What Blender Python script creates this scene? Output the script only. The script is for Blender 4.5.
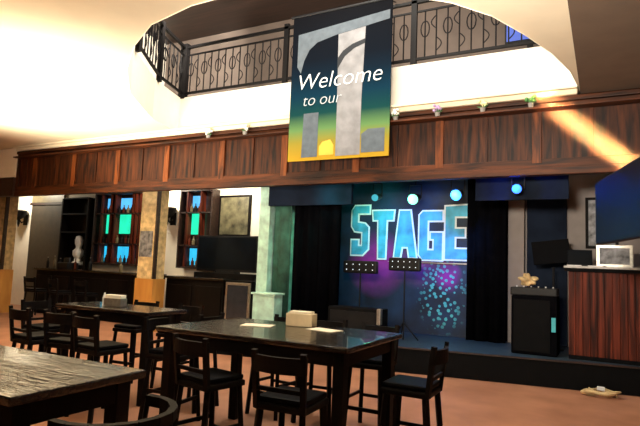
import bpy, bmesh, math, random
from mathutils import Vector, Matrix
random.seed(7)
for o in list(bpy.data.objects): bpy.data.objects.remove(o)
S = bpy.context.scene
COL = S.collection
PI = math.pi
# ---------------------------------------------------------------- camera
F, PITCH, ROLL, YAW = 540.0, math.radians(5.6), math.radians(2.3), math.radians(28.0)
fw = Vector((-math.sin(YAW)*math.cos(PITCH), math.cos(YAW)*math.cos(PITCH), math.sin(PITCH)))
rt0 = Vector((math.cos(YAW), math.sin(YAW), 0)); up0 = rt0.cross(fw)
rt = rt0*math.cos(ROLL) + up0*math.sin(ROLL); up = rt.cross(fw)
cam = bpy.data.objects.new('camera', bpy.data.cameras.new('camera')); COL.objects.link(cam)
cam.data.sensor_width = 36; cam.data.lens = F*36/640; cam.data.clip_start = .02
cam.matrix_world = Matrix(((rt.x, up.x, -fw.x, 0), (rt.y, up.y, -fw.y, 0), (rt.z, up.z, -fw.z, 1.65), (0, 0, 0, 1)))
S.camera = cam
# ---------------------------------------------------------------- exposure, world, lights
S.view_settings.view_transform = 'Standard'; S.view_settings.look = 'None'
S.view_settings.exposure = 0.0; S.view_settings.gamma = 1.0; S.view_settings.use_curve_mapping = False
W = bpy.data.worlds.new('world'); S.world = W; W.use_nodes = True
W.node_tree.nodes['Background'].inputs[0].default_value = (.9, .8, .7, 1)
W.node_tree.nodes['Background'].inputs[1].default_value = .003

def light(kind, name, loc, aim, power, col, size=.3, size_y=None, spread=None, cone=None, blend=.4):
    d = bpy.data.lights.new(name, kind); d.energy = power; d.color = col
    o = bpy.data.objects.new(name, d); COL.objects.link(o); o.location = loc
    if kind == 'AREA':
        d.size = size
        if size_y: d.shape = 'RECTANGLE'; d.size_y = size_y
        if spread: d.spread = spread
    else: d.shadow_soft_size = size
    if cone: d.spot_size = cone; d.spot_blend = blend
    if aim is not None:
        o.rotation_euler = (Vector(aim)-Vector(loc)).to_track_quat('-Z', 'Y').to_euler()
    return o
# added unseen area lamps brightening the cream ceiling
light('AREA', 'ceiling_fill_left', (-7.5, 1.0, 2.6), (-7.5, 2.4, 4.4), 110, (1, .80, .52), 1.2, 1.2, math.radians(115))
light('AREA', 'ceiling_fill_near', (-2.2, .2, 2.9), (-2.8, 3.2, 4.4), 130, (1, .88, .70), 1.5, 1.0, math.radians(115))
light('AREA', 'ceiling_fill_far', (-10.5, 5.5, 2.5), (-9.8, 6.3, 4.4), 200, (1, .86, .64), 1.0, 1.0, math.radians(120))
light('AREA', 'ceiling_fill_mid', (-7.8, 4.4, 2.2), (-7.6, 5.8, 4.4), 270, (1, .90, .72), 1.6, 1.6, math.radians(125))
light('AREA', 'ceiling_fill_right', (-.9, 1.6, 2.9), (-.85, 4.6, 4.4), 230, (1, .90, .76), .6, .6, math.radians(120))
light('SPOT', 'gallery_left_fill', (-6.6, 6.6, 7.2), (-11, 9.9, 6.8), 2400, (1, .93, .82), .2, cone=math.radians(75), blend=.5)  # added unseen spot to whiten the left gallery wall
light('SPOT', 'opening_fill', (-1.6, 5.2, 7.0), (-7.3, 6.8, 4.8), 1100, (1, .93, .82), .2, cone=math.radians(42), blend=.6)  # added unseen spot to whiten the left side of the opening
light('AREA', 'gallery_back_fill', (-5, 9.6, 7.6), (-5, 11.2, 6.2), 65, (1, .88, .76), 6, .3)  # added unseen fill for the gallery back wall
# added unseen area lamp shining down through the oval opening
light('AREA', 'overhead_fill', (-3.6, 6.2, 7.5), (-3.2, 6.6, 0), 430, (1, .93, .82), 3.4, 2.6)
# added narrow-beam lamp behind the camera for the streak on the parapet
sh = light('AREA', 'streak_fill', (-1.2, -2.5, 3.0), (-.2, 8.5, 3.70), 45, (1, .55, .20), .15, 1.7, math.radians(1.5))
sh.rotation_euler = (sh.rotation_euler.to_matrix() @ Matrix.Rotation(math.radians(47), 3, 'Z')).to_euler()
# added unseen spot brightening the front of the wooden parapet
light('SPOT', 'parapet_fill', (-3.2, 3.2, 2.7), (-1.6, 8.5, 3.7), 150, (1, .62, .34), .3, cone=math.radians(75), blend=.8)
# added unseen lamps brightening the bar wall and column
for i, x in enumerate((-16.6, -10.6, -8.3)):
    light('AREA', 'bar_wall_fill', (x, 10.3, 3.8), (x, 11.3, 2.6), (60, 60, 55)[i], (1, .88, .68), .5, .3)
light('SPOT', 'column_fill', (-10.2, 6.6, 3.0), (-9.5, 9.2, 1.8), 110, (1, .75, .42), .1, cone=math.radians(40))
# stage lights
light('SPOT', 'stage_green', (-3.16, 9.45, 3.0), (-4.3, 10.6, 2.4), 105, (.1, 1, .62), .05, cone=math.radians(100), blend=.8)
light('SPOT', 'stage_blue', (-2.36, 9.45, 3.05), (-2.9, 10.6, 2.3), 260, (.05, .30, 1), .05, cone=math.radians(100), blend=.8)
light('SPOT', 'stage_side_green', (-4.6, 8.9, 2.9), (-5.9, 9.1, 1.3), 34, (.25, 1, .70), .05, cone=math.radians(70), blend=.6)

light('SPOT', 'valance_blue', (-1.25, 8.72, 2.98), (-1.25, 9.12, 3.02), 26, (.01, .12, 1), .04, cone=math.radians(140), blend=.6)  # added spot for the blue glare on the valance
light('SPOT', 'valance_teal', (-4.6, 8.72, 2.95), (-4.5, 9.12, 3.02), 12, (.02, .9, .8), .04, cone=math.radians(140), blend=.6)  # added teal spot on the valance, no fixture
light('SPOT', 'stage_floor_blue', (-2.0, 9.6, 3.2), (-1.9, 9.7, .4), 90, (.03, .4, 1), .05, cone=math.radians(55), blend=.7)  # added blue spot tinting the stage floor, no fixture
# ---------------------------------------------------------------- materials
def new_mat(name):
    m = bpy.data.materials.new(name); m.use_nodes = True
    return m, m.node_tree, m.node_tree.nodes['Principled BSDF']
def paint(name, c, rough=.6, metal=0, var=.08, scale=6, bump=0, spec=.5, coat=0):
    m, nt, b = new_mat(name)
    tc = nt.nodes.new('ShaderNodeTexCoord'); n = nt.nodes.new('ShaderNodeTexNoise'); r = nt.nodes.new('ShaderNodeValToRGB')
    n.inputs['Scale'].default_value = scale; n.inputs['Detail'].default_value = 5
    r.color_ramp.elements[0].position = .3; r.color_ramp.elements[1].position = .7
    r.color_ramp.elements[0].color = tuple(x*(1-var) for x in c)+(1,)
    r.color_ramp.elements[1].color = tuple(min(1, x*(1+var)) for x in c)+(1,)
    nt.links.new(tc.outputs['Object'], n.inputs['Vector']); nt.links.new(n.outputs['Fac'], r.inputs['Fac'])
    nt.links.new(r.outputs['Color'], b.inputs['Base Color'])
    b.inputs['Roughness'].default_value = rough; b.inputs['Metallic'].default_value = metal
    b.inputs['Specular IOR Level'].default_value = spec; b.inputs['Coat Weight'].default_value = coat
    if bump:
        bp = nt.nodes.new('ShaderNodeBump'); bp.inputs['Strength'].default_value = bump
        nt.links.new(n.outputs['Fac'], bp.inputs['Height']); nt.links.new(bp.outputs['Normal'], b.inputs['Normal'])
    return m
def wood(name, c1, c2, stretch=(14, 14, 1), rough=.4, scale=1.0, coat=0.0, spec=.5, p0=.35, p1=.7, bump=.12, dist=.01):
    m, nt, b = new_mat(name)
    tc = nt.nodes.new('ShaderNodeTexCoord'); mp = nt.nodes.new('ShaderNodeMapping')
    mp.inputs['Scale'].default_value = stretch
    n = nt.nodes.new('ShaderNodeTexNoise'); n.inputs['Scale'].default_value = scale; n.inputs['Detail'].default_value = 7
    n.inputs['Distortion'].default_value = .6
    r = nt.nodes.new('ShaderNodeValToRGB')
    r.color_ramp.elements[0].position = p0; r.color_ramp.elements[1].position = p1
    r.color_ramp.elements[0].color = (*c1, 1); r.color_ramp.elements[1].color = (*c2, 1)
    nt.links.new(tc.outputs['Object'], mp.inputs['Vector']); nt.links.new(mp.outputs['Vector'], n.inputs['Vector'])
    nt.links.new(n.outputs['Fac'], r.inputs['Fac']); nt.links.new(r.outputs['Color'], b.inputs['Base Color'])
    bp = nt.nodes.new('ShaderNodeBump'); bp.inputs['Strength'].default_value = bump; bp.inputs['Distance'].default_value = dist
    nt.links.new(n.outputs['Fac'], bp.inputs['Height']); nt.links.new(bp.outputs['Normal'], b.inputs['Normal'])
    b.inputs['Roughness'].default_value = rough; b.inputs['Coat Weight'].default_value = coat
    b.inputs['Specular IOR Level'].default_value = spec
    return m
def glow(name, c, s):
    m, nt, b = new_mat(name)
    b.inputs['Base Color'].default_value = (*[x*.3 for x in c], 1)
    b.inputs['Emission Color'].default_value = (*c, 1); b.inputs['Emission Strength'].default_value = s
    n = nt.nodes.new('ShaderNodeTexNoise'); n.inputs['Scale'].default_value = 5
    r = nt.nodes.new('ShaderNodeValToRGB'); r.color_ramp.elements[0].color = (*[x*.55 for x in c], 1); r.color_ramp.elements[1].color = (*c, 1)
    tc = nt.nodes.new('ShaderNodeTexCoord'); nt.links.new(tc.outputs['Object'], n.inputs['Vector'])
    nt.links.new(n.outputs['Fac'], r.inputs['Fac']); nt.links.new(r.outputs['Color'], b.inputs['Emission Color'])
    return m
M = {}
M['cream'] = paint('cream_plaster', (.80, .70, .52), .9, var=.05, scale=2)
M['white'] = paint('white_plaster', (.86, .80, .68), .85, var=.03)
M['taupe'] = paint('taupe_shadow_and_wall', (.13, .085, .055), .9, var=.08, scale=3)  # ceiling shadow put into the colour; also the rear wall
M['gallery'] = paint('gallery_wall', (.15, .115, .095), .8, var=.15, scale=2)
M['darkwood'] = wood('dark_timber', (.015, .007, .005), (.04, .018, .012), (1, 14, 14), .5)
M['panel'] = wood('parapet_panel_wood', (.005, .0013, .0005), (.085, .021, .0045), (11, 11, .9), .55, 1.3, spec=.25)
M['stile'] = wood('parapet_frame_wood', (.035, .008, .002), (.24, .062, .012), (8, 8, 1), .5, 1.2, spec=.25)
M['rail'] = wood('parapet_rail_wood', (.015, .004, .001), (.11, .028, .006), (1, 9, 9), .55, 1.2, spec=.25)
M['counterwood'] = wood('red_counter_wood', (.014, .003, .0015), (.16, .028, .012), (16, 16, .8), .55, 1.2, spec=.15)
M['table'] = wood('table_top_wood', (.004, .003, .002), (.016, .011, .008), (3, 14, 14), .12, 2.2, spec=.8, bump=1.0, dist=.012, coat=.3)
M['black'] = wood('black_stained_wood', (.003, .002, .0018), (.006, .004, .0035), (8, 8, 1), .6, spec=.12)
M['seat'] = paint('black_vinyl', (.003, .003, .004), .5, var=.2, spec=.05)
M['iron'] = paint('wrought_iron', (.006, .005, .005), .6, 0, var=.2, spec=.2)
M['blackmetal'] = paint('black_metal', (.005, .005, .006), .5, 0, var=.1, spec=.25)
M['steel'] = paint('steel', (.5, .5, .5), .3, 1, var=.1)
M['curtain'] = paint('black_curtain', (.003, .003, .004), 1, var=.2, spec=0)
M['blackpaint'] = paint('black_paint', (.003, .003, .0035), .8, var=.2, spec=.1)
M['stagefloor'] = paint('stage_floor_paint', (.02, .04, .06), .5, var=.2)
M['mirror'] = paint('grey_blue_glass', (.03, .035, .045), .2, var=.2)
M['tan'] = paint('tan_paper', (.55, .40, .20), .8, var=.35, scale=9)
M['amber'] = wood('amber_panel', (.42, .18, .035), (.62, .30, .07), (3, 3, 1), .5)
M['napkin'] = paint('napkin_paper', (.70, .62, .48), .9, var=.15, scale=30)
M['cardtan'] = paint('tan_card', (.62, .50, .32), .8, var=.15)
M['chrome'] = paint('brushed_metal', (.45, .42, .36), .35, .8, var=.2, scale=20)
M['letterface'] = paint('letter_paint', (.06, .42, .62), .5, var=.5, scale=3)
M['letteredge'] = paint('letter_outline_paint', (.85, .95, 1.0), .5, var=.05)
M['greytop'] = paint('pale_grey_laminate', (.42, .41, .40), .4, var=.25, scale=9)
M['door'] = paint('brown_door_paint', (.045, .033, .02), .6, var=.15)
M['olive'] = paint('olive_glass', (.16, .13, .07), .4, var=.15)
M['greydrape'] = paint('green_drape', (.03, .10, .07), .8, var=.5, scale=5)
M['greenwhite'] = paint('pale_green_lit_paint', (.5, .75, .62), .7, var=.3, scale=5)  # green stage light on the white wall end put into the colour
M['greywall'] = paint('grey_wall', (.30, .26, .24), .9, var=.06)
M['picdark'] = paint('dark_picture', (.10, .09, .05), .5, var=.8, scale=5)
M['photo'] = paint('grey_photo', (.16, .16, .17), .5, var=.9, scale=9)
M['bluegrey'] = paint('blue_grey_wall', (.008, .013, .026), .8, var=.5, scale=2, spec=.1)
M['leaf'] = paint('leaf', (.03, .12, .03), .6, var=.4, scale=30)
M['petal_white'] = paint('white_petals', (.85, .82, .75), .7, var=.1)
M['petal_purple'] = paint('purple_petals', (.45, .30, .50), .7, var=.2)
M['petal_yellow'] = paint('pale_yellow_petals', (.80, .74, .42), .7, var=.2)
M['petal_green'] = paint('green_buds', (.08, .25, .06), .7, var=.3)
M['pot'] = paint('grey_pot', (.22, .20, .18), .6, var=.1)
M['white_item'] = paint('white_card', (.75, .75, .75), .6, var=.1)
M['g_blue'] = glow('backlit_sky_blue_glass', (.10, .50, .95), 1.5)
M['g_green'] = glow('backlit_green_glass', (.02, .85, .48), 1.4)
M['g_cyan'] = glow('backlit_cyan_glass', (.03, .48, .80), 1.5)
M['g_dim'] = glow('backlit_violet_glass', (.10, .12, .28), .8)
M['l_green'] = glow('green_lamp_lens', (.25, 1.0, .65), 3)
M['l_blue'] = glow('blue_lamp_lens', (.08, .42, 1.0), 1.6)
M['l_dblue'] = glow('deep_blue_lamp_lens', (.03, .22, 1.0), 1.8)
M['l_teal'] = glow('teal_lamp_lens', (.05, .45, .6), 1)
M['led'] = glow('white_led', (.8, .9, 1), 2)
M['screen_blue'] = glow('blue_screen', (.10, .18, .75), .9)
M['teal_sticker'] = glow('teal_indicator', (.05, .5, .5), .6)
M['screen_dark'] = paint('tv_glass', (.002, .004, .007), .4, var=.5, scale=2, spec=.12)
def pot_colors():
    # terracotta floor
    m, nt, b = new_mat('terracotta_floor')
    tc = nt.nodes.new('ShaderNodeTexCoord'); n = nt.nodes.new('ShaderNodeTexNoise'); n.inputs['Scale'].default_value = 1.6
    n.inputs['Detail'].default_value = 8
    r = nt.nodes.new('ShaderNodeValToRGB'); r.color_ramp.elements[0].color = (.30, .125, .065, 1); r.color_ramp.elements[1].color = (.47, .22, .125, 1)
    r.color_ramp.elements[0].position = .3; r.color_ramp.elements[1].position = .72
    br = nt.nodes.new('ShaderNodeTexBrick'); br.offset = 0; br.inputs['Scale'].default_value = 1
    br.inputs['Brick Width'].default_value = .6; br.inputs['Row Height'].default_value = .6; br.inputs['Mortar Size'].default_value = .001
    br.inputs['Mortar'].default_value = (.33, .15, .085, 1)
    nt.links.new(tc.outputs['Object'], n.inputs['Vector']); nt.links.new(tc.outputs['Object'], br.inputs['Vector'])
    nt.links.new(n.outputs['Fac'], r.inputs['Fac'])
    nt.links.new(r.outputs['Color'], br.inputs['Color1']); nt.links.new(r.outputs['Color'], br.inputs['Color2'])
    nt.links.new(br.outputs['Color'], b.inputs['Base Color']); b.inputs['Roughness'].default_value = .55
    return m
M['floor'] = pot_colors()
def mural_mat():
    m, nt, b = new_mat('stage_mural_paint')
    N, L = nt.nodes.new, nt.links.new
    tc = N('ShaderNodeTexCoord')
    n = N('ShaderNodeTexNoise'); n.inputs['Scale'].default_value = 1.6; n.inputs['Detail'].default_value = 6
    L(tc.outputs['Object'], n.inputs['Vector'])
    r = N('ShaderNodeValToRGB'); e = r.color_ramp.elements
    e[0].position = .35; e[0].color = (.002, .006, .016, 1); e[1].position = .7; e[1].color = (.006, .035, .085, 1)
    L(n.outputs['Fac'], r.inputs['Fac'])
    def blob(loc, rad, power):
        s = N('ShaderNodeVectorMath'); s.operation = 'SUBTRACT'; s.inputs[1].default_value = loc
        L(tc.outputs['Object'], s.inputs[0])
        d = N('ShaderNodeVectorMath'); d.operation = 'MULTIPLY'; d.inputs[1].default_value = (1/rad[0], 0, 1/rad[1]); L(s.outputs[0], d.inputs[0])
        l = N('ShaderNodeVectorMath'); l.operation = 'LENGTH'; L(d.outputs[0], l.inputs[0])
        q = N('ShaderNodeMath'); q.operation = 'SUBTRACT'; q.inputs[0].default_value = 1; q.use_clamp = True; L(l.outputs['Value'], q.inputs[1])
        n2 = N('ShaderNodeTexNoise'); n2.inputs['Scale'].default_value = 4; n2.inputs['Detail'].default_value = 6; L(tc.outputs['Object'], n2.inputs['Vector'])
        k = N('ShaderNodeMath'); k.operation = 'MULTIPLY'; L(q.outputs[0], k.inputs[0]); L(n2.outputs['Fac'], k.inputs[1])
        p = N('ShaderNodeMath'); p.operation = 'MULTIPLY'; p.inputs[1].default_value = power; p.use_clamp = True; L(k.outputs[0], p.inputs[0])
        return p
    cur = r.outputs['Color']
    for loc, rad, pw, col in (((-4.25, 0, 1.75), (.7, .75), 2.6, (.32, .015, .24)), ((-3.35, 0, 1.75), (.55, .5), 1.8, (.2, .015, .2)), ((-2.75, 0, 1.55), (.3, .35), 2.5, (.3, .01, .28))):
        p = blob(loc, rad, pw); mx = N('ShaderNodeMixRGB'); mx.inputs[2].default_value = (*col, 1)
        L(p.outputs[0], mx.inputs[0]); L(cur, mx.inputs[1]); cur = mx.outputs[0]
    v = N('ShaderNodeTexVoronoi'); v.inputs['Scale'].default_value = 11; L(tc.outputs['Object'], v.inputs['Vector'])
    c = N('ShaderNodeMath'); c.operation = 'LESS_THAN'; c.inputs[1].default_value = .36; L(v.outputs['Distance'], c.inputs[0])
    p = blob((-2.85, 0, 1.2), (.55, .85), 4.0)
    mk = N('ShaderNodeMath'); mk.operation = 'MULTIPLY'; L(c.outputs[0], mk.inputs[0]); L(p.outputs[0], mk.inputs[1])
    mx = N('ShaderNodeMixRGB'); mx.inputs[2].default_value = (.08, .5, .48, 1); L(mk.outputs[0], mx.inputs[0]); L(cur, mx.inputs[1]); cur = mx.outputs[0]
    L(cur, b.inputs['Base Color']); b.inputs['Roughness'].default_value = .6
    return m
M['mural'] = mural_mat()
def banner_mat():
    m, nt, b = new_mat('banner_print')
    N, L = nt.nodes.new, nt.links.new
    tc = N('ShaderNodeTexCoord'); s = N('ShaderNodeSeparateXYZ'); L(tc.outputs['Object'], s.inputs[0])
    mr = N('ShaderNodeMapRange'); mr.inputs[1].default_value = 0; mr.inputs[2].default_value = 2.8; L(s.outputs['Z'], mr.inputs[0])
    r = N('ShaderNodeValToRGB'); e = r.color_ramp.elements
    e[0].position = 0; e[0].color = (.40, .24, .02, 1); e[1].position = 1; e[1].color = (.004, .004, .005, 1)
    for p, c in ((.12, (.24, .20, .03)), (.20, (.10, .20, .07)), (.30, (.006, .042, .042)), (.42, (.003, .022, .042)), (.56, (.003, .009, .018)), (.66, (.003, .005, .009))):
        x = e.new(p); x.color = (*c, 1)
    L(mr.outputs[0], r.inputs[0]); L(r.outputs[0], b.inputs['Base Color']); b.inputs['Roughness'].default_value = .9; b.inputs['Specular IOR Level'].default_value = .05
    return m
M['banner'] = banner_mat()
M['bgrey'] = paint('banner_grey_print', (.10, .12, .14), .9, var=.15, scale=8, spec=.1)
M['bpale'] = paint('banner_pale_print', (.22, .22, .23), .9, var=.25, scale=4, spec=.1)
M['bblack'] = paint('banner_black_print', (.006, .008, .012), .8, var=.1)
M['bwhite'] = paint('banner_white_lettering', (.75, .76, .78), .8, var=.05)
M['bgreytext'] = paint('banner_grey_lettering', (.42, .45, .48), .8, var=.1)
M['borange'] = paint('banner_orange_print', (.75, .42, .05), .8, var=.1)

# ---------------------------------------------------------------- mesh helpers
def BM(): return bmesh.new()
def box(bm, lo, hi, bev=0, rot=None, at=None):
    c = [(lo[i]+hi[i])/2 for i in range(3)]; s = [abs(hi[i]-lo[i]) for i in range(3)]
    r = bmesh.ops.create_cube(bm, size=1, matrix=Matrix.Translation(c) @ Matrix.Diagonal((*s, 1)))
    vs = r['verts']
    if bev:
        es = list({e for v in vs for e in v.link_edges})
        rr = bmesh.ops.bevel(bm, geom=es, offset=bev, segments=2, affect='EDGES', profile=.6)
        vs = list({v for f in rr['faces'] for v in f.verts} | {v for v in vs if v.is_valid})
    if rot is not None: bmesh.ops.rotate(bm, verts=vs, cent=at or c, matrix=rot)
    return bm
def tube(bm, p, q, r, r2=None, seg=10):
    p, q = Vector(p), Vector(q); d = q-p
    mt = Matrix.Translation((p+q)/2) @ d.to_track_quat('Z', 'Y').to_matrix().to_4x4()
    bmesh.ops.create_cone(bm, cap_ends=True, segments=seg, radius1=r, radius2=r if r2 is None else r2, depth=d.length, matrix=mt)
    return bm
def path(bm, pts, r, seg=8):
    for a, b in zip(pts, pts[1:]): tube(bm, a, b, r, seg=seg)
    for p in pts[1:-1]: bmesh.ops.create_uvsphere(bm, u_segments=seg, v_segments=5, radius=r, matrix=Matrix.Translation(p))
    return bm
def bar(bm, p, q, w, h):   # rectangular section bar
    p, q = Vector(p), Vector(q); d = q-p
    mt = Matrix.Translation((p+q)/2) @ d.to_track_quat('Z', 'Y').to_matrix().to_4x4() @ Matrix.Diagonal((w, h, d.length, 1))
    bmesh.ops.create_cube(bm, size=1, matrix=mt); return bm
def lathe(bm, prof, c=(0, 0, 0), seg=20):
    rings = []
    for r, z in prof:
        rings.append([bm.verts.new((c[0]+r*math.cos(2*PI*i/seg), c[1]+r*math.sin(2*PI*i/seg), c[2]+z)) for i in range(seg)])
    for a, b in zip(rings, rings[1:]):
        for i in range(seg): bm.faces.new((a[i], a[(i+1) % seg], b[(i+1) % seg], b[i]))
    bm.faces.new(rings[0][::-1]); bm.faces.new(rings[-1]); return bm
def prism(bm, pts, z0, z1, plane='xy'):
    def P(a, b, h): return {'xy': (a, b, h), 'xz': (a, h, b), 'yz': (h, a, b)}[plane]
    lo = [bm.verts.new(P(a, b, z0)) for a, b in pts]; hi = [bm.verts.new(P(a, b, z1)) for a, b in pts]
    n = len(pts)
    bm.faces.new(lo[::-1]); bm.faces.new(hi)
    for i in range(n): bm.faces.new((lo[i], lo[(i+1) % n], hi[(i+1) % n], hi[i]))
    bm.normal_update()
    bmesh.ops.triangulate(bm, faces=[f for f in bm.faces if len(f.verts) > 4])
    return bm
def obj(name, bm, mat, parent=None, smooth=False):
    bmesh.ops.recalc_face_normals(bm, faces=bm.faces[:])
    me = bpy.data.meshes.new(name); bm.to_mesh(me); bm.free(); me.materials.append(M[mat] if isinstance(mat, str) else mat)
    if smooth:
        for p in me.polygons: p.use_smooth = True
    o = bpy.data.objects.new(name, me); COL.objects.link(o)
    if parent: o.parent = parent
    return o
def tag(o, label, cat, group=None, kind=None):
    o['label'] = label; o['category'] = cat
    if group: o['group'] = group
    if kind: o['kind'] = kind
    return o
def struct(name, bm, mat, parent=None):
    o = obj(name, bm, mat, parent)
    if not parent: o['kind'] = 'structure'
    return o
def thing(name, label, cat, loc=(0, 0, 0), rz=0, group=None):
    o = bpy.data.objects.new(name, None); COL.objects.link(o); o.location = loc; o.rotation_euler = (0, 0, rz); o.empty_display_size = .1
    return tag(o, label, cat, group)
def kids(o): return [c for c in bpy.data.objects if c.parent == o]
def dup(root, loc, rz, label, group=None):
    r = root.copy(); COL.objects.link(r); r.location = loc; r.rotation_euler = (0, 0, rz); r['label'] = label
    if group: r['group'] = group
    for ch in kids(root):
        c = ch.copy(); COL.objects.link(c); c.parent = r
        for g in kids(ch):
            d = g.copy(); COL.objects.link(d); d.parent = c
    return r

# ---------------------------------------------------------------- setting
struct('floor', box(BM(), (-18, -4, -.1), (4, 13, 0)), 'floor')
ZC = 4.38; ZG = 5.15
hole = [(-8.12, 8.62), (-7.75, 7.5), (-6.95, 6.2), (-6.1, 5.35), (-5.35, 4.78), (-4.67, 4.40), (-3.9, 4.22), (-3.2, 4.2), (-2.5, 4.42),
        (-1.85, 4.82), (-1.37, 5.24), (-1.05, 5.7), (-.80, 6.3), (-.56, 7.0), (-.40, 7.7), (-.34, 8.3), (-.42, 8.62)]
def slab_with_hole(z, outer):
    bm = BM(); es = []
    for ring in (outer, hole):
        vs = [bm.verts.new((x, y, z)) for x, y in ring]
        es += [bm.edges.new((vs[i], vs[(i+1) % len(vs)])) for i in range(len(vs))]
    bmesh.ops.triangle_fill(bm, edges=es, use_beauty=True, use_dissolve=False); return bm
struct('ceiling', slab_with_hole(ZC, [(-18, -4), (4, -4), (4, 8.64), (-18, 8.64)]), 'cream')
bm = BM()
for i in range(len(hole)):
    a, b = hole[i], hole[(i+1) % len(hole)]
    bm.faces.new([bm.verts.new(p) for p in ((*a, ZC-.01), (*b, ZC-.01), (*b, ZG), (*a, ZG))])
struct('wall_opening', bm, 'white')
struct('ceiling_painted_shadow', box(BM(), (-.30, -4, 4.27), (4, 8.42, 4.37)), 'taupe')  # shadowed part of the ceiling: shade put into the colour of an added slab
struct('floor_gallery', slab_with_hole(ZG, [(-11, 1), (3, 1), (3, 11.2), (-11, 11.2)]), 'white')
struct('ceiling_gallery', box(BM(), (-18, -4, 7.75), (4, 13, 7.85)), 'darkwood')
struct('wall_gallery_back', box(BM(), (-11, 11.0, ZG+.01), (3, 11.1, 7.75)), 'gallery')
struct('wall_gallery_left', box(BM(), (-11.1, 1, ZG+.01), (-11, 11.0, 7.75)), 'white')
struct('wall_gallery_right', box(BM(), (3, 1, ZG), (3.1, 11.1, 7.75)), 'gallery')
struct('ceiling_under_gallery', box(BM(), (-18, 8.64, 3.95), (4, 13, 4.05)), 'blackpaint')
struct('wall_back', box(BM(), (-18, 11.2, 0), (-6.3, 11.35, 3.95)), 'white')
struct('wall_left', box(BM(), (-18.1, -4, 0), (-18, 13, 7.75)), 'tan')
struct('wall_right', box(BM(), (4, -4, 0), (4.1, 13, 7.75)), 'greywall')
struct('wall_rear', box(BM(), (-18, -4.1, 0), (4, -4, 2.0)), 'taupe')
# beam continuing to the left of the parapet, white wall over it
struct('wall_front_left', box(BM(), (-18, 8.45, 3.62), (-13.42, 8.6, 4.37)), 'white')
struct('trim_1', box(BM(), (-18, 8.42, 3.12), (-13.42, 8.6, 3.60)), 'darkwood')
# panelled parapet
XL, XR, Y0 = -13.4, 4.0, 8.5
par = thing('wall_parapet', '', '')
del par['label']; del par['category']; par['kind'] = 'structure'
obj('panel_board', box(BM(), (XL, Y0+.02, 3.16), (XR, Y0+.10, 4.30)), 'panel', par)
bm = BM()
box(bm, (XL, Y0-.04, 3.12), (XR, Y0+.12, 3.24), .01); box(bm, (XL, Y0-.015, 3.24), (XR, Y0+.03, 3.36), .008)
obj('bottom_rail', bm, 'rail', par)
bm = BM(); box(bm, (XL, Y0-.015, 4.10), (XR, Y0+.03, 4.2), .008); box(bm, (XL, Y0-.07, 4.20), (XR, Y0+.12, 4.27), .012)
box(bm, (XL+.1, Y0-.22, 4.075), (XR, Y0-.01, 4.105), .006)
obj('top_rail', bm, 'rail', par)
x = -2.37-1.475*7.5+.7375; k = 0
x = -2.37-1.475*7
while x < XR:
    obj('stile', box(BM(), (x-.065, Y0-.022, 3.3), (x+.065, Y0+.03, 4.14), .006), 'stile', par)
    xm = x+.7375
    if xm < XR: obj('narrow_stile', box(BM(), (xm-.022, Y0-.008, 3.3), (xm+.022, Y0+.03, 4.14), .004), 'panel', par)
    x += 1.475
obj('end_stile', box(BM(), (XL, Y0-.03, 3.24), (XL+.08, Y0+.03, 4.2), .006), 'panel', par)
obj('narrow_stile', box(BM(), (-13.03, Y0-.008, 3.3), (-12.99, Y0+.03, 4.14), .004), 'panel', par)
struct('trim_2', box(BM(), (XL, Y0-.10, 4.275), (-.34, Y0+.12, 4.375), .015), 'cream')
struct('trim_3', box(BM(), (XL, Y0-.18, 4.345), (-.34, Y0-.11, 4.378)), 'cream')

# stage
st = [(-6.35, 7.95), (-2.25, 8.62), (.25, 9.05), (3.9, 9.6), (3.9, 10.75), (-6.35, 10.75)]
struct('floor_stage', prism(BM(), st, 0.01, .39), 'stagefloor')
bm = BM()
def fr(x): return 8.62+(x+2.25)*.168
for a, b in ((-6.35, -2.25), (-2.25, .25), (.25, 3.9)):
    bar(bm, (a, fr(a)-.012, .19), (b, fr(b)-.012, .19), .02, .37) if False else None
    prism(bm, [(a, fr(a)-.03), (b, fr(b)-.03), (b, fr(b)), (a, fr(a))], .005, .38)
struct('trim_4', bm, 'blackpaint')
bm = BM(); prism(bm, [(-6.35, fr(-6.35)-.045), (3.9, fr(3.9)-.045), (3.9, fr(3.9)+.02), (-6.35, fr(-6.35)+.02)], .385, .405)
struct('trim_5', bm, 'darkwood')
struct('wall_stage_back', box(BM(), (-5.2, 10.62, .39), (-2.25, 10.72, 3.95)), 'mural')
struct('wall_stage_surround', box(BM(), (-6.3, 10.76, 0), (-1.6, 10.9, 3.95)), 'blackpaint')
struct('wall_stage_left', box(BM(), (-6.30, 9.2, 0), (-6.05, 11.2, 3.95)), 'greenwhite')  # white wall end, its green light carried by the material colour
struct('wall_stage_right', box(BM(), (-1.62, 10.62, .39), (-1.34, 10.74, 3.95)), 'greywall')
struct('wall_far_right', box(BM(), (-1.34, 10.80, .39), (4, 10.92, 3.95)), 'greywall')
struct('door_2', box(BM(), (-1.30, 10.7, .40), (-.62, 10.79, 3.2), .01), 'bluegrey')
# valance beam across the stage mouth
struct('trim_6', box(BM(), (-6.04, 9.12, 2.82), (-4.20, 9.20, 3.94)), 'bluegrey')
struct('trim_7', box(BM(), (-1.92, 9.12, 2.84), (-.50, 9.20, 3.94)), 'bluegrey')

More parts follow.
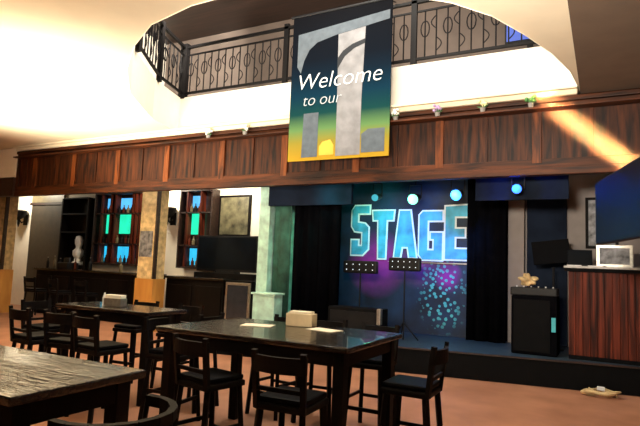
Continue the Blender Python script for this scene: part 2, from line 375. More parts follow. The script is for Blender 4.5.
# columns
def column(x0, x1, label):
    c = thing('column', label, 'column', ((x0+x1)/2, 9.4, 0)); w = (x1-x0)/2
    obj('plinth', box(BM(), (-w-.02, -.2, 0), (w+.02, .2, 1.2), .01), 'amber', c)
    obj('shaft', box(BM(), (-w, -.17, 1.2), (w, .17, 3.945), .01), 'tan', c)
    obj('post_trim', box(BM(), (w-.03, -.19, 1.2), (w+.02, -.1, 3.9)), 'darkwood', c)
    return c
column(-9.68, -9.16, 'tan papered column with amber wooden base between the two glowing cabinets')
column(-15.3, -14.9, 'tan column at the far left edge with an amber base')
struct('door_1', box(BM(), (-16.62, 11.14, 0), (-15.05, 11.19, 3.25), .01), 'door')
struct('trim_8', box(BM(), (-16.62, 11.12, 3.33), (-15.05, 11.19, 3.6)), 'olive')
struct('trim_9', box(BM(), (-16.68, 11.10, 3.25), (-15.0, 11.19, 3.33)), 'darkwood')
# ---------------------------------------------------------------- gallery railing
rail_pts = [(-5.35, 4.9), (-6.1, 5.45), (-6.95, 6.3), (-7.75, 7.6), (-8.1, 8.66), (-5.5, 8.66), (-2.9, 8.66), (-.55, 8.66)]
rl = thing('iron_railing', 'black wrought iron scrollwork railing around the oval ceiling opening', 'railing')
bmT, bmB = BM(), BM()
for a, b in zip(rail_pts, rail_pts[1:]):
    bar(bmT, (*a, 6.28), (*b, 6.28), .06, .05); bar(bmB, (*a, ZG+.1), (*b, ZG+.1), .045, .045)
    bar(bmB, (*a, 6.10), (*b, 6.10), .03, .03)
obj('top_rail', bmT, 'iron', rl); obj('bottom_rail', bmB, 'iron', rl)
for i, a in enumerate(rail_pts):
    w = .09 if i == 4 else .05
    obj('post', box(BM(), (a[0]-w, a[1]-w*.6, ZG-.02), (a[0]+w, a[1]+w*.6, 6.36)), 'iron', rl)
for a, b in zip(rail_pts, rail_pts[1:]):
    A, B = Vector((*a, 0)), Vector((*b, 0)); L = (B-A).length; n = max(2, round(L/.19)); d = (B-A)/L
    bm = BM()
    for j in range(1, n):
        p = A+d*(L*j/n)
        tube(bm, (p.x, p.y, ZG+.1), (p.x, p.y, 6.10), .013, seg=6)
        if j % 2:
            pts = []
            for t in range(13):
                an = t/12*2*PI; rr = .075
                pts.append(p+d*(rr*math.cos(an))+Vector((0, 0, ZG+.62+rr*1.9*math.sin(an))))
            path(bm, pts, .011, 5)
        else:
            for zz, sg in ((ZG+.33, 1), (ZG+.72, -1)):
                pts = [p+d*(sg*.09*math.sin(t/6*PI))+Vector((0, 0, zz-.12+.24*t/6)) for t in range(7)]
                path(bm, pts, .010, 5)
    obj('scroll_panel', bm, 'iron', rl)
# blue screen upstairs
t = thing('wall_screen', 'glowing blue screen upstairs at the right end of the railing', 'screen', (-1.15, 9.4, ZG))
obj('screen_frame', box(BM(), (-.36, 0, .45), (.46, .06, 1.0), .01), 'blackmetal', t)
obj('screen_panel', box(BM(), (-.33, -.012, .48), (.43, -.002, .97)), 'screen_blue', t)
obj('screen_stand', box(BM(), (0, .01, 0.01), (.1, .05, .46)), 'blackmetal', t)

# ---------------------------------------------------------------- banner
bn = thing('welcome_banner', 'tall dark welcome banner with teal and yellow fade hanging from the railing', 'banner', (-5.08, 8.22, 3.50))
BW, BH = 1.94, 2.72
obj('banner_cloth', box(BM(), (0, 0, 0), (BW, .02, BH)), 'banner', bn)
obj('hanging_rod', tube(BM(), (-.05, .01, BH), (BW+.05, .01, BH), .025), 'blackmetal', bn)
for xx in (.1, BW-.1): obj('hanging_cord', tube(BM(), (xx, .01, BH), (xx, .40, BH+.12), .01, seg=6), 'blackmetal', bn)
yb = (-.006, -.001)
def art(pts, mat, lay=0):
    return obj('print_shape', prism(BM(), pts, -.004-.004*lay, -.001-.004*lay, 'xz'), mat, bn)
art([(.12, 2.36), (.12, 1.75), (.20, 1.62), (.26, 1.85), (.36, 2.04), (.52, 2.16), (.90, 2.24), (1.42, 2.30), (1.90, 2.36), (1.90, 2.52)], 'bgrey')
art([(.94, 2.24), (1.46, 2.30), (1.42, 1.0), (1.42, .05), (.96, .05), (.96, .9)], 'bpale')
art([(.94, 1.60), (1.08, 1.82), (1.26, 1.94), (1.46, 2.0), (1.46, 2.08), (1.22, 2.02), (1.04, 1.92), (.94, 1.80)], 'bblack', 1)
art([(.28, .06), (.60, .06), (.60, .86), (.30, .86)], 'bgrey')
art([(1.44, .08), (1.86, .08), (1.86, .48), (1.56, .48), (1.44, .40)], 'bgrey')
art([(.64, .08), (.92, .08), (.92, .25), (.85, .35), (.70, .32), (.64, .24)], 'borange')
def text(body, size, x, z, mat, parent, y=-.012, depth=.002, name='lettering', shear=0, bold=0):
    cu = bpy.data.curves.new('txt', 'FONT'); cu.body = body; cu.size = size; cu.extrude = depth; cu.shear = shear; cu.offset = bold
    o = bpy.data.objects.new('txt', cu); COL.objects.link(o)
    bpy.context.view_layer.update()
    me = bpy.data.meshes.new_from_object(o.evaluated_get(bpy.context.evaluated_depsgraph_get()))
    bpy.data.objects.remove(o)
    me.transform(Matrix.Rotation(PI/2, 4, 'X')); me.materials.clear(); me.materials.append(M[mat])
    q = bpy.data.objects.new(name, me); COL.objects.link(q); q.parent = parent; q.location = (x, y, z); return q
text('Welcome', .42, .12, 1.30, 'bwhite', bn, shear=.2, bold=-.006)
text('to', .30, .26, 1.0, 'bgreytext', bn, shear=.2, bold=-.004)
text('our', .30, .60, 1.0, 'bgreytext', bn, shear=.2, bold=-.004)

# ---------------------------------------------------------------- posies on the ledge
def posy(x, petal, label):
    p = thing('potted_flowers', label, 'potted flowers', (x, 8.34, 4.105), 0, 'small flower pots along the parapet ledge')
    obj('pot', lathe(BM(), [(.032, 0), (.045, .07), (.05, .075)], seg=10), 'pot', p)
    bm = BM(); rnd = random.Random(int(x*100))
    for i in range(14):
        a = rnd.random()*2*PI; r = .07*rnd.random()
        bmesh.ops.create_icosphere(bm, subdivisions=1, radius=.028, matrix=Matrix.Translation((r*math.cos(a), r*math.sin(a)*.6, .10+.09*rnd.random())))
    obj('blooms', bm, petal, p)
    bm = BM()
    for i in range(9):
        a = rnd.random()*2*PI
        tube(bm, (0, 0, .07), (.09*math.cos(a), .05*math.sin(a), .09+.05*rnd.random()), .012, .002, 5)
    obj('leaves', bm, 'leaf', p)
for x, pt, lb in ((-7.05, 'petal_white', 'white flower pot on the parapet ledge farthest left of the banner'), (-6.15, 'petal_white', 'white flower pot on the ledge just left of the banner'),
                  (-3.08, 'petal_white', 'white flower pot on the ledge touching the banner at its right'), (-2.37, 'petal_purple', 'pale purple flower pot on the ledge second right of the banner'),
                  (-1.66, 'petal_yellow', 'pale yellow flower pot on the ledge third right of the banner'), (-.96, 'petal_green', 'dark green potted plant on the ledge farthest right')):
    posy(x, pt, lb)

# ---------------------------------------------------------------- bar wall
def glass_cabinet(x0, x1, cols, rows, label):
    c = thing('display_cabinet', label, 'cabinet', (x0, 11.195, 1.5)); w = x1-x0; H = 1.98
    bm = BM(); box(bm, (0, -.06, 0), (w, 0, H)); obj('cabinet_back', bm, 'darkwood', c)
    bm = BM(); box(bm, (-.04, -.3, -.05), (w+.04, 0, 0)); box(bm, (-.04, -.3, H), (w+.04, 0, H+.05)); box(bm, (-.04, -.3, 0), (0, 0, H)); box(bm, (w, -.3, 0), (w+.04, 0, H))
    obj('cabinet_frame', bm, 'darkwood', c)
    for a, b in cols:
        for (z0, z1, m) in rows:
            obj('glass_pane', box(BM(), (a-x0, -.09, z0-1.5), (b-x0, -.062, z1-1.5)), m, c)
    for a in sorted({v for ab in cols for v in ab}):
        if x0+.05 < a < x1-.05: obj('mullion', box(BM(), (a-x0-.025, -.28, 0), (a-x0+.025, -.09, H)), 'counterwood', c)
    for z in (2.05, 2.92): obj('shelf', box(BM(), (0, -.28, z-1.5-.02), (w, -.1, z-1.5+.015)), 'darkwood', c)
    return c
rows = [(3.06, 3.38, 'g_blue'), (2.35, 2.90, 'g_green'), (1.54, 1.98, 'g_cyan')]
glass_cabinet(-13.3, -11.40, [(-13.05, -12.68), (-12.50, -11.80), (-11.67, -11.50)], rows, 'wide wall cabinet of glowing blue and green glass at left of the tan column')
glass_cabinet(-10.0, -8.98, [(-9.80, -9.34)], rows, 'narrow wall cabinet of glowing blue and green glass right of the tan column')
rb = random.Random(3)
def bottle_mesh(parent, m):
    obj('bottle_body', lathe(BM(), [(.035, 0), (.04, .02), (.04, .18), (.015, .24), (.013, .30)], seg=8), m, parent)
bt = None
cols_b = [-12.95, -12.8, -12.4, -12.22, -12.05, -11.9, -11.585]
nb = 0
ORD = ['leftmost', 'second from left', 'third from left', 'fourth from left', 'fifth from left', 'sixth from left', 'rightmost']
for z, nm in ((2.066, 'middle'), (2.936, 'top'), (1.501, 'bottom')):
    for xx in cols_b+[-9.71, -9.57, -9.43]:
        b = obj('bottle', lathe(BM(), [(.035, 0), (.042, .02), (.042, .13), (.015, .17), (.013, .23)], (0, 0, 0), 8), ('blackmetal', 'counterwood', 'olive')[nb % 3])
        b.location = (xx+rb.uniform(-.008, .008), 11.195-.2, z)
        side = 'wide' if xx < -10.5 else 'narrow'
        i = cols_b.index(xx) if xx < -10.5 else [-9.71, -9.57, -9.43].index(xx)
        od = ORD[i] if xx < -10.5 else ['leftmost', 'middle', 'rightmost'][i]
        tag(b, '%s bottle, %s on the %s shelf of the %s glowing cabinet' % (('black', 'reddish brown', 'olive')[nb % 3], od, nm, side), 'bottle', 'bottles on the %s shelf of the %s glowing cabinet' % (nm, side)); nb += 1
# dark shelf unit with a white figure
t = thing('shelf_unit', 'dark tall shelf unit between the brown door and the wide glowing cabinet', 'shelves', (-14.8, 11.195, 0))
bm = BM(); box(bm, (0, -.3, 0), (.05, 0, 3.4)); box(bm, (1.15, -.3, 0), (1.2, 0, 3.4)); box(bm, (0, -.04, 0), (1.2, 0, 3.4)); obj('carcass', bm, 'black', t)
for z in (.1, .7, 1.35, 2.35, 2.9, 3.38): obj('shelf', box(BM(), (.05, -.3, z), (1.15, -.04, z+.04)), 'black', t)
t = thing('bust_ornament', 'grey white bust ornament standing on the dark shelf unit', 'ornament', (-14.0, 10.99, 1.391))
obj('base', lathe(BM(), [(.16, 0), (.16, .08), (.10, .12), (.10, .2)], seg=14), 'white_item', t)
obj('bust', lathe(BM(), [(.09, .2), (.16, .3), (.16, .42), (.08, .5), (.08, .55), (.11, .63), (.12, .74), (.09, .85), (.02, .88)], seg=16), 'white_item', t, True)
def sconce(x, label):
    s = thing('wall_sconce', label, 'wall lamp', (x, 11.195, 2.75), 0, None)
    obj('back_plate', box(BM(), (-.10, -.03, -.15), (.10, 0, .2), .01), 'iron', s)
    obj('arm', path(BM(), [Vector((0, -.02, 0)), Vector((0, -.15, -.08)), Vector((0, -.25, .05))], .02), 'iron', s)
    obj('lamp_shade', lathe(BM(), [(.05, .02), (.17, .12), (.24, .30), (.21, .32), (.02, .14)], (0, -.25, 0), 14), 'iron', s)
    obj('finial', lathe(BM(), [(.01, -.22), (.04, -.12), (.05, .02)], (0, -.25, 0), 10), 'iron', s)
sconce(-16.95, 'black iron wall sconce on the white wall left of the brown door')
sconce(-10.50, 'black iron wall sconce on the white wall right of the tan column')
t = thing('framed_picture', 'large dark framed picture on the cream wall above the black television', 'picture', (-8.42, 11.195, 2.30))
obj('picture_frame', box(BM(), (-.5, -.04, 0), (.5, 0, 1.08), .01), 'black', t)
obj('picture_print', box(BM(), (-.44, -.048, .06), (.44, -.041, 1.02)), 'picdark', t)
t = thing('poster', 'yellowed paper poster pinned to the front of the tan column', 'poster', (-9.45, 9.225, 1.7))
obj('sheet', box(BM(), (-.2, -.008, 0), (.2, 0, .6)), 'photo', t)

# back bar cabinets and counters
def counter(name, x0, x1, y0, y1, h, label, cat='bar counter', top='table', body='black'):
    c = thing(name, label, cat, (x0, y0, 0)); w, d = x1-x0, y1-y0
    obj('body', box(BM(), (.05, .08, 0), (w-.05, d, h-.06)), body, c)
    obj('counter_top', box(BM(), (0, 0, h-.06), (w, d, h), .012), top, c)
    n = max(1, round(w/.8))
    for i in range(n):
        a = .05+(w-.1)*i/n; b = .05+(w-.1)*(i+1)/n
        obj('front_panel', box(BM(), (a+.05, .05, .15), (b-.05, .085, h-.2), .01), body, c)
    obj('foot_rail', tube(BM(), (.05, -.06, .2), (w-.05, -.06, .2), .02), 'chrome', c)
    for xx in (.2, w-.2): obj('rail_bracket', tube(BM(), (xx, -.06, .2), (xx, .09, .2), .012, seg=6), 'chrome', c)
    return c
counter('bar_counter', -14.6, -10.0, 10.0, 10.55, 1.28, 'long black bar counter below the wide glowing cabinet')
counter('service_counter', -9.6, -7.75, 10.0, 10.55, 1.27, 'short black service counter right of the tan column')
t = thing('glass_door_fridge', 'small black fridge with grey blue glass door beside the short service counter', 'fridge', (-7.70, 10.0, 0))
obj('cabinet', box(BM(), (0, .04, 0), (.72, .6, 1.24), .01), 'blackpaint', t)
d = obj('door', box(BM(), (.02, 0, .1), (.70, .038, 1.2), .008), 'chrome', t)
obj('glass', box(BM(), (.08, -.01, .16), (.64, -.002, 1.14)), 'mirror', d)
obj('handle', tube(BM(), (.05, -.03, .5), (.05, -.03, .9), .012, seg=8), 'steel', d)
t = thing('television', 'large black television standing under the framed picture', 'television', (-8.25, 10.70, 0))
obj('stand_cabinet', box(BM(), (-.95, -.05, 0), (.9, .3, 1.38), .01), 'black', t)
obj('screen_housing', box(BM(), (-.92, 0, 1.42), (.92, .1, 2.3), .015), 'blackmetal', t)
obj('screen_panel', box(BM(), (-.87, -.008, 1.48), (.87, -.001, 2.25)), 'screen_dark', t)
obj('foot', box(BM(), (-.3, -.03, 1.38), (.3, .2, 1.43)), 'blackmetal', t)
# objects on the bar
def bottle(x, y, z, h, m, label, grp):
    b = thing('bottle', label, 'bottle', (x, y, z), 0, grp)
    obj('bottle_body', lathe(BM(), [(.03, 0), (.04, .02), (.04, h*.6), (.014, h*.78), (.013, h)], seg=10), m, b)
    obj('cap', lathe(BM(), [(.016, h), (.016, h+.02)], seg=8), 'chrome', b)
for ib, (x, h, m) in enumerate(((-14.4, .3, 'blackmetal'), (-14.1, .34, 'olive'), (-13.85, .28, 'blackmetal'), (-13.2, .3, 'counterwood'), (-12.6, .33, 'blackmetal'), (-11.4, .28, 'olive'))):
    bottle(x, 10.3, 1.28, h, m, '%s bottle %s along the long black bar counter' % ({'blackmetal': 'black', 'olive': 'olive', 'counterwood': 'reddish brown'}[m], ORD[ib] if ib < 5 else 'rightmost'), 'bottles on the long bar counter')
t = thing('cash_register', 'dark till with a small pale display on the left of the long bar counter', 'till', (-13.5, 10.28, 1.28))
obj('housing', box(BM(), (-.22, -.18, 0), (.22, .2, .18), .02), 'blackmetal', t)
obj('display', box(BM(), (-.12, -.05, .18), (.12, 0, .32), .01), 'mirror', t)

# ---------------------------------------------------------------- tables
def table(x0, x1, y0, y1, label, h=1.05):
    w, d = x1-x0, y1-y0
    t = thing('pub_table', label, 'table', ((x0+x1)/2, (y0+y1)/2, 0))
    obj('tabletop', box(BM(), (-w/2, -d/2, h-.045), (w/2, d/2, h), .012), 'table', t)
    bm = BM()
    for s in (-1, 1):
        box(bm, (-w/2+.07, s*(d/2-.08)-.015, h-.16), (w/2-.07, s*(d/2-.08)+.015, h-.046)); box(bm, (s*(w/2-.08)-.015, -d/2+.07, h-.16), (s*(w/2-.08)+.015, d/2-.07, h-.046))
    obj('apron', bm, 'black', t)
    for sx in (-1, 1):
        for sy in (-1, 1):
            a, b = sx*(w/2-.10), sy*(d/2-.10)
            obj('leg', box(BM(), (a-.045, b-.045, 0), (a+.045, b+.045, h-.05), .006), 'black', t)
    bm = BM()
    box(bm, (-.03, -d/2+.1, .18), (.03, d/2-.1, .24))
    return t
table(-3.62, -1.70, 3.72, 4.95, 'long dark wooden pub table in the centre with a tan napkin box')
table(-6.15, -4.55, 4.55, 5.2, 'dark pub table farther back at left with a white napkin holder')
table(-4.1, -2.22, 1.47, 2.24, 'dark pub table cut off by the lower left corner of the photo')

def stool(name, label, loc, rz, group='dark high-backed pub stools around the tables', arch=False):
    s = thing(name, label, 'bar stool', loc, rz, None)
    h = .70                                           # seat height; the back is on -Y side
    bm = BM(); box(bm, (-.20, -.20, h-.05), (.20, .20, h), .015); obj('seat_frame', bm, 'black', s)
    bm = BM(); box(bm, (-.19, -.19, h), (.19, .19, h+.045), .02); obj('seat_pad', bm, 'seat', s)
    for sx in (-1, 1):
        obj('leg', bar(BM(), (sx*.165, .165, h-.05), (sx*.20, .21, 0), .04, .04), 'black', s)
        obj('leg', bar(BM(), (sx*.165, -.165, h-.05), (sx*.20, -.22, 0), .04, .04), 'black', s)
        obj('back_post', bar(BM(), (sx*.18, -.185, h-.04), (sx*.19, -.235, 1.06), .04, .035), 'black', s)
        obj('stretcher', bar(BM(), (sx*.185, -.195, .34), (sx*.185, .19, .34), .02, .03), 'black', s)
    obj('foot_rest', bar(BM(), (-.19, .195, .25), (.19, .195, .25), .025, .035), 'black', s)
    obj('stretcher', bar(BM(), (-.19, -.20, .30), (.19, -.20, .30), .02, .03), 'black', s)
    n = 10; bm = BM()
    pts = [(-.21+.42*i/n, -.235-.05*math.sin(PI*i/n)) for i in range(n+1)]
    poly = pts+[(x, y+.028) for x, y in reversed(pts)]
    prism(bm, poly, .92, 1.03)
    obj('crest_rail', bm, 'black', s)
    obj('lower_back_rail', bar(BM(), (-.19, -.205, .80), (.19, -.205, .80), .02, .03), 'black', s)
    return s
s0 = stool('bar_stool', 'dark pub stool at the right end of the centre table, its back facing right', (-1.42, 4.4, 0), PI/2)
spots = [((-2.86, 3.60, 0), -.2, 'dark pub stool in front of the centre table at its left'),
         ((-1.98, 3.42, 0), .05, 'dark pub stool in front of the centre table at its right corner'),
         ((-2.15, 5.3, 0), PI, 'dark pub stool behind the centre table at its right'),
         ((-2.75, 5.32, 0), PI+.1, 'dark pub stool behind the middle of the centre table'),
         ((-3.3, 5.28, 0), PI-.1, 'dark pub stool behind the centre table at its left'),
         ((-3.95, 4.35, 0), -PI/2+.1, 'dark pub stool at the left end of the centre table'),
         ((-4.72, 4.1, 0), -.1, 'dark pub stool in front of the back-left table at its right'),
         ((-5.8, 4.1, 0), -.1, 'dark pub stool in front of the back-left table at its left'),
         ((-5.25, 4.15, 0), .15, 'dark pub stool in front of the back-left table at its middle'),
         ((-6.5, 4.7, 0), -PI/2, 'dark pub stool at the left end of the back-left table'),
         ((-5.0, 5.55, 0), PI, 'dark pub stool behind the back-left table at its right'),
         ((-5.8, 5.55, 0), PI+.1, 'dark pub stool behind the back-left table at its left'),
         ((-4.2, 4.95, 0), PI/2, 'dark pub stool at the right end of the back-left table'),
         ((-13.6, 9.45, 0), .1, 'dark pub stool at the left end of the long bar counter'),
         ((-12.6, 9.45, 0), -.1, 'dark pub stool second from left along the long bar counter'),
         ((-11.6, 9.45, 0), .05, 'dark pub stool third from left along the long bar counter')]
for l, r, lb in spots: dup(s0, l, r, lb)
# curved-back chair in the foreground
t = thing('curved_back_chair', 'dark chair with a curved top rail in the lower left foreground', 'chair', (-1.98, 1.78, 0), PI/2)
obj('seat', box(BM(), (-.22, -.2, .62), (.22, .22, .68), .02), 'seat', t)
for sx in (-1, 1):
    for sy in (-1, 1): obj('leg', bar(BM(), (sx*.18, sy*.17, .63), (sx*.21, sy*.2, 0), .04, .04), 'black', t)
pts = [Vector((.27*math.sin(a), -.02-.27*math.cos(a), .96)) for a in [math.radians(-100+20*i) for i in range(11)]]
bm = BM()
for a, b in zip(pts, pts[1:]): bar(bm, a, b, .035, .05)
obj('curved_rail', bm, 'black', t)
for i in (0, 2, 4, 6, 8, 10): obj('spindle', tube(BM(), (pts[i].x*.8, pts[i].y*.75, .66), pts[i], .012, seg=6), 'black', t)

# napkin boxes and table items
t = thing('napkin_box', 'tan napkin box near the back edge of the centre table', 'napkin box', (-2.68, 4.74, 1.05), .1)
obj('box_body', box(BM(), (-.14, -.07, 0), (.14, .07, .125), .008), 'cardtan', t)
obj('napkins', box(BM(), (-.115, -.055, .12), (.115, .055, .145), .005), 'napkin', t)
t = thing('napkin_holder', 'white napkin holder standing on the back-left table', 'napkin box', (-5.42, 4.85, 1.05), .15)
obj('holder', box(BM(), (-.13, -.06, 0), (.13, .06, .10), .008), 'chrome', t)
obj('napkins', box(BM(), (-.12, -.05, .02), (.12, .05, .14), .005), 'white', t)
obj('sauce_bottle', lathe(BM(), [(.022, 0), (.025, .09), (.01, .14), (.008, .16)], (-.17, 0, 0), 10), 'white_item', t)
def menu(x, y, rz, label):
    m = obj('paper_menu', box(BM(), (-.15, -.10, 0), (.15, .10, .004)), 'napkin'); m.location = (x, y, 1.051); m.rotation_euler = (0, 0, rz)
    tag(m, label, 'menu')
menu(-3.0, 4.45, .3, 'pale paper lying on the centre table in front of the napkin box')
menu(-2.35, 4.6, -.2, 'pale paper lying on the centre table right of the napkin box')

# ---------------------------------------------------------------- stage things
# letters
LT = {'S': [(0, 0), (.30, 0), (.44, .12), (.44, .56), (.34, .64), (.16, .66), (.16, .84), (.46, .84), (.46, 1), (.08, 1), (0, .9), (0, .58), (.08, .48), (.28, .46), (.28, .18), (.18, .18), (.18, .30), (0, .30)],
      'T': [(.16, 0), (.34, 0), (.36, .80), (.52, .80), (.54, 1), (0, 1), (.02, .80), (.14, .80)],
      'A': [(0, 0), (.15, 0), (.19, .22), (.33, .22), (.37, 0), (.54, 0), (.38, 1), (.12, 1)],
      'G': [(.08, 0), (.0, .1), (0, .92), (.08, 1), (.54, 1), (.54, .80), (.20, .80), (.20, .20), (.34, .20), (.34, .42), (.27, .42), (.27, .56), (.54, .56), (.54, 0)],
      'E': [(0, 0), (.52, 0), (.52, .20), (.22, .20), (.22, .42), (.44, .42), (.44, .58), (.22, .58), (.22, .80), (.56, .80), (.58, 1.02), (0, 1)]}
def offset(pts, d):
    n = len(pts); out = []
    area = sum(pts[i][0]*pts[(i+1) % n][1]-pts[(i+1) % n][0]*pts[i][1] for i in range(n))
    s = 1 if area > 0 else -1
    for i in range(n):
        p, q, r = Vector(pts[i-1]), Vector(pts[i]), Vector(pts[(i+1) % n])
        a = (q-p).normalized(); b = (r-q).normalized()
        na = Vector((a.y, -a.x))*s; nb_ = Vector((b.y, -b.x))*s
        m = (na+nb_); m = m.normalized() if m.length > .01 else na
        k = d/max(.4, m.dot(na)); out.append((q.x+m.x*k, q.y+m.y*k))
    return out
xs = -4.88; hs = 1.05
for ch, x0, dz, sc in (('S', -4.84, .06, 1.0), ('T', -4.36, .0, .95), ('A', -3.868, .03, .92), ('G', -3.34, -.0, .93), ('E', -2.81, .02, 1.0)):
    pts = [(a*.88, b*hs*sc) for a, b in LT[ch]]
    t = thing('painted_letter', 'pale blue block letter %s with a white edge on the stage wall' % ch, 'letter', (x0, 10.6, 1.86+dz), 0, None)
    obj('outline', prism(BM(), offset(pts, .028), .0, .012, 'xz'), 'letteredge', t)
    obj('face', prism(BM(), offset(pts, -.006), -.012, -.001, 'xz'), 'letterface', t)
struct('trim_10', box(BM(), (-4.0, 10.60, 1.79), (-2.35, 10.618, 1.81)), 'steel')
# curtains
def curtain(x0, x1, y, z0, z1, label, mat='curtain', amp=.05):
    bm = BM(); n = int((x1-x0)/.04); lo, hi = [], []
    for i in range(n+1):
        x = x0+(x1-x0)*i/n; yy = y+amp*math.sin(x*22)+.4*amp*math.sin(x*51)
        lo.append(bm.verts.new((x, yy, z0))); hi.append(bm.verts.new((x, yy, z1)))
    for i in range(n): bm.faces.new((lo[i], lo[i+1], hi[i+1], hi[i]))
    c = obj('stage_curtain', bm, mat, None, True)
    md = c.modifiers.new('thick', 'SOLIDIFY'); md.thickness = .012
    return tag(c, label, 'curtain')
curtain(-5.55, -4.55, 9.40, .395, 3.94, 'black curtain at the left of the stage mouth')
curtain(-5.55, -4.95, 10.35, .395, 3.9, 'black curtain deep on the stage at left')
curtain(-2.32, -1.62, 10.35, .395, 3.9, 'black curtain right of the lettered wall')
curtain(-6.0, -5.6, 9.32, .395, 3.94, 'dark green drape beside the green-lit white pillar', 'greydrape', .03)
t = thing('pale_plinth', 'pale green painted plinth at the foot of the left stage pillar', 'plinth', (-5.9, 9.0, .39))
obj('body', box(BM(), (-.22, -.15, 0), (.28, .15, .66), .01), 'greenwhite', t)
obj('top', box(BM(), (-.25, -.18, .66), (.31, .18, .70), .008), 'greenwhite', t)
# par cans on truss bar
tr = thing('lighting_bar', 'black lighting bar hung across the stage ceiling', 'lighting bar', (0, 9.75, 3.42))
obj('bar', tube(BM(), (-5.9, 0, 0), (-.7, 0, 0), .03), 'blackmetal', tr)
for xx in (-5.7, -3.5, -.9): obj('hanger', tube(BM(), (xx, 0, 0), (xx, 0, .528), .012), 'blackmetal', tr)
for x in (-5, -1): pass
bm = BM()
def parcan(x, z, mat, label, r=.11, y=9.72):
    p = thing('stage_light', label, 'stage light', (x, y, z), 0, None)
    ax = Vector((0, -1, -.25)).normalized()
    obj('housing', tube(BM(), ax*-.14, ax*.12, r*.8, r*1.05, 16), 'blackmetal', p)
    obj('lens', tube(BM(), ax*.122, ax*.135, r*.95, seg=16), mat, p)
    bm = BM()
    for s in (-1, 1): bar(bm, (s*(r+.02), 0, 0), (s*(r+.02), .02, .26), .012, .03)
    bar(bm, (-r-.02, .02, .26), (r+.02, .02, .26), .03, .012); tube(bm, (0, .03, .26), (0, .03, (3.385 if y > 9.5 else 3.948)-z), .012, seg=6)
    obj('bracket', bm, 'blackmetal', p)
parcan(-3.16, 2.98, 'l_green', 'round stage light glowing bright green above the lettering', .10)
parcan(-2.36, 3.04, 'l_blue', 'round stage light glowing light blue above the last letter', .10)
parcan(-1.22, 3.0, 'l_dblue', 'round stage light glowing deep blue right of the lettered wall', .075, 8.93)
parcan(-3.92, 3.03, 'l_teal', 'small dim teal stage light left of the bright green one', .07)
# LED bars on stands
def ledbar(x, y, z, w, tilt, label):
    p = thing('led_light_bar', label, 'light bar', (x, y, .39), 0)
    zz = z-.39
    hd = obj('head', box(BM(), (-w/2, -.06, zz-.12), (w/2, .06, zz+.12), .03), 'blackmetal', p)
    bm = BM()
    for i in range(5):
        for j in range(2):
            bmesh.ops.create_icosphere(bm, subdivisions=1, radius=.010, matrix=Matrix.Translation((-w/2+.08+(w-.16)*i/4, -.063, zz-.05+.10*j)))
    obj('leds', bm, 'led', hd)
    obj('pole', tube(BM(), (0, .0, .0), (0, .0, zz-.11), .014), 'blackmetal', p)
    for a in (0, 2.1, 4.2): obj('leg', bar(BM(), (0, 0, .3), (.28*math.cos(a), .28*math.sin(a), .01), .02, .02), 'blackmetal', p)
ledbar(-4.18, 9.62, 1.66, .70, 0, 'black dotted light bar on a stand at left under the lettering')
ledbar(-3.25, 9.5, 1.74, .6, 0, 'black dotted light bar on a stand under the middle letter')
t = thing('guitar_amplifier', 'black amplifier box on the stage front behind the centre table', 'amplifier', (-3.9, 8.9, .39))
obj('cabinet', box(BM(), (-.5, -.18, 0), (.5, .2, .56), .02), 'blackpaint', t)
obj('grille', box(BM(), (-.45, -.19, .05), (.42, -.181, .50)), 'blackmetal', t)
obj('corner_guard', box(BM(), (.44, -.20, .3), (.51, -.1, .57), .01), 'chrome', t)
# subwoofer / desk
t = thing('subwoofer', 'big black speaker box left of the red wooden counter', 'speaker', (-1.0, 9.45, .39))
obj('cabinet', box(BM(), (-.36, -.2, 0), (.32, .35, .92), .02), 'curtain', t)
obj('grille', box(BM(), (-.32, -.212, .05), (.22, -.201, .86)), 'blackpaint', t)
obj('indicator', box(BM(), (.24, -.212, .38), (.30, -.201, .60)), 'teal_sticker', t)
t = thing('mixing_desk', 'black mixing desk with small knobs on top of the big speaker box', 'mixing desk', (-1.02, 9.5, 1.31))
obj('chassis', box(BM(), (-.36, -.22, 0), (.34, .25, .13), .02), 'blackmetal', t)
for i in range(6): obj('knob', lathe(BM(), [(.012, .13), (.012, .15), (.004, .155)], (-.28+.11*i, -.05, 0), 8), 'white_item', t)
t = thing('folded_cloth', 'crumpled tan cloth bag on the black mixing desk', 'bag', (-1.12, 9.40, 1.467))
bm = BM(); bmesh.ops.create_icosphere(bm, subdivisions=4, radius=.15)
for v in bm.verts:
    n_ = .8+.35*math.sin(v.co.x*31+v.co.y*17)*math.cos(v.co.z*27+v.co.x*11); v.co = Vector((v.co.x*n_, v.co.y*n_*.7, max(0.0, v.co.z*n_*.75+.08)))
obj('cloth', bm, 'tan', t, True); obj('tie', lathe(BM(), [(.02, .14), (.035, .17), (.01, .2)], seg=8), 'tan', t)
t = thing('desk_monitor', 'black tilted monitor screen behind the mixing desk', 'monitor', (-.80, 10.15, .39))
obj('stand', tube(BM(), (0, 0, 0), (0, 0, 1.4), .02), 'blackmetal', t); obj('base', lathe(BM(), [(.16, 0), (.16, .02), (.03, .04)], seg=16), 'blackmetal', t)
obj('screen', box(BM(), (-.34, -.03, 1.46), (.26, .03, 1.86), .01, Matrix.Rotation(-.12, 3, 'Y')), 'blackpaint', t)
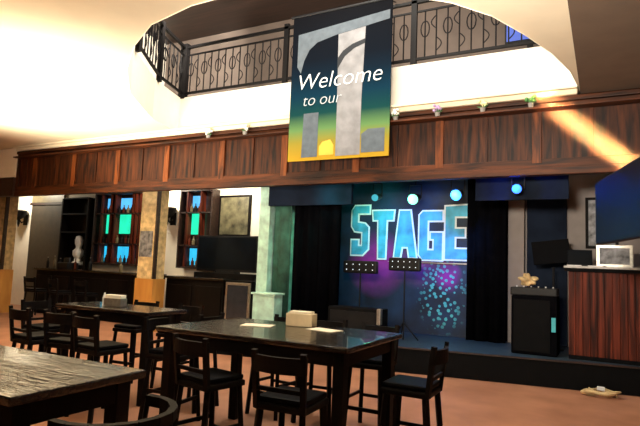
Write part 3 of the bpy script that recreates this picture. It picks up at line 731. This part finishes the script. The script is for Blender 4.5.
# red wooden counter on the right
t = thing('wooden_counter', 'reddish brown vertical-plank wooden counter at the right edge of the stage', 'counter', (-.52, 9.30, .39))
obj('body', box(BM(), (0, .03, 0), (3.2, .6, 1.334)), 'counterwood', t)
n = 32
for i in range(18):
    a = 3.2*i/n
    obj('plank', box(BM(), (a+.004, 0, .06), (a+3.2/n-.004, .03, 1.33), .004), 'counterwood', t)
obj('counter_top', box(BM(), (-.06, -.08, 1.385), (3.2, .62, 1.42), .008), 'greytop', t)
obj('top_edge', box(BM(), (-.05, -.06, 1.335), (3.2, .61, 1.384)), 'blackpaint', t)
obj('kick_rail', box(BM(), (0, -.02, .0), (3.2, .03, .06)), 'blackpaint', t)
# things on the counter
t = thing('laptop', 'open black laptop on the left end of the red wooden counter', 'laptop', (-.36, 9.58, 1.81), .1)
obj('keyboard_deck', box(BM(), (-.18, -.12, 0), (.18, .12, .02), .005), 'blackmetal', t)
obj('screen_lid', box(BM(), (-.18, .11, .02), (.18, .13, .27), .005, Matrix.Rotation(-.25, 3, 'X')), 'screen_dark', t)
def paper(x, y, w, d, rz, label):
    o = obj('paper_sheet', box(BM(), (-w/2, -d/2, 0), (w/2, d/2, .012)), 'white_item'); o.location = (x, y, 1.811); o.rotation_euler = (0, 0, rz); tag(o, label, 'paper')
paper(-.44, 9.33, .20, .16, .1, 'white papers at the left front corner of the red counter')
paper(-.12, 9.38, .22, .16, -.3, 'white papers beside the laptop on the red counter')
t = thing('picture_frame', 'silver framed picture leaning on the red wooden counter below the television', 'picture', (.06, 9.76, 1.81))
obj('frame', box(BM(), (-.2, 0, .0), (.32, .03, .36), .008), 'chrome', t); obj('print', box(BM(), (-.15, -.006, .05), (.27, -.001, .31)), 'photo', t)
t = thing('framed_photo', 'dark framed photo on the grey wall right of the stage', 'picture', (-.10, 10.79, 2.15))
obj('frame', box(BM(), (-.22, -.03, 0), (.30, 0, .92), .008), 'black', t); obj('print', box(BM(), (-.17, -.036, .05), (.25, -.031, .87)), 'photo', t)
# ceiling television
t = thing('hanging_television', 'large black television hung from the ceiling at the right edge', 'television', (.14, 6.22, 2.38), math.radians(90+14.5))
obj('screen_housing', box(BM(), (-.80, -.03, -.36), (.80, .04, .36), .01), 'blackmetal', t)
obj('screen_panel', box(BM(), (-.78, .041, -.34), (.78, .046, .34)), 'screen_dark', t)
obj('ceiling_pole', tube(BM(), (-.6, -.06, .1), (-.6, -.06, 1.885), .025), 'blackmetal', t)
obj('mount_plate', box(BM(), (-.72, -.09, -.12), (-.42, -.03, .14)), 'blackmetal', t)
# floor heap
t = thing('cable_coil', 'coiled tan cable heap on the floor in front of the stage', 'cable', (-.08, 8.70, 0))
bm = BM(); pts = []
for i in range(90):
    a = i*.42; r = .16+.05*math.sin(i*.37); pts.append(Vector((1.2*r*math.cos(a), .8*r*math.sin(a), .02+.07*i/90+.015*math.sin(i*1.3))))
path(bm, pts, .013, 6); obj('coil', bm, 'tan', t)
obj('plug', box(BM(), (-.05, -.03, .08), (.05, .03, .13), .01), 'white_item', t)
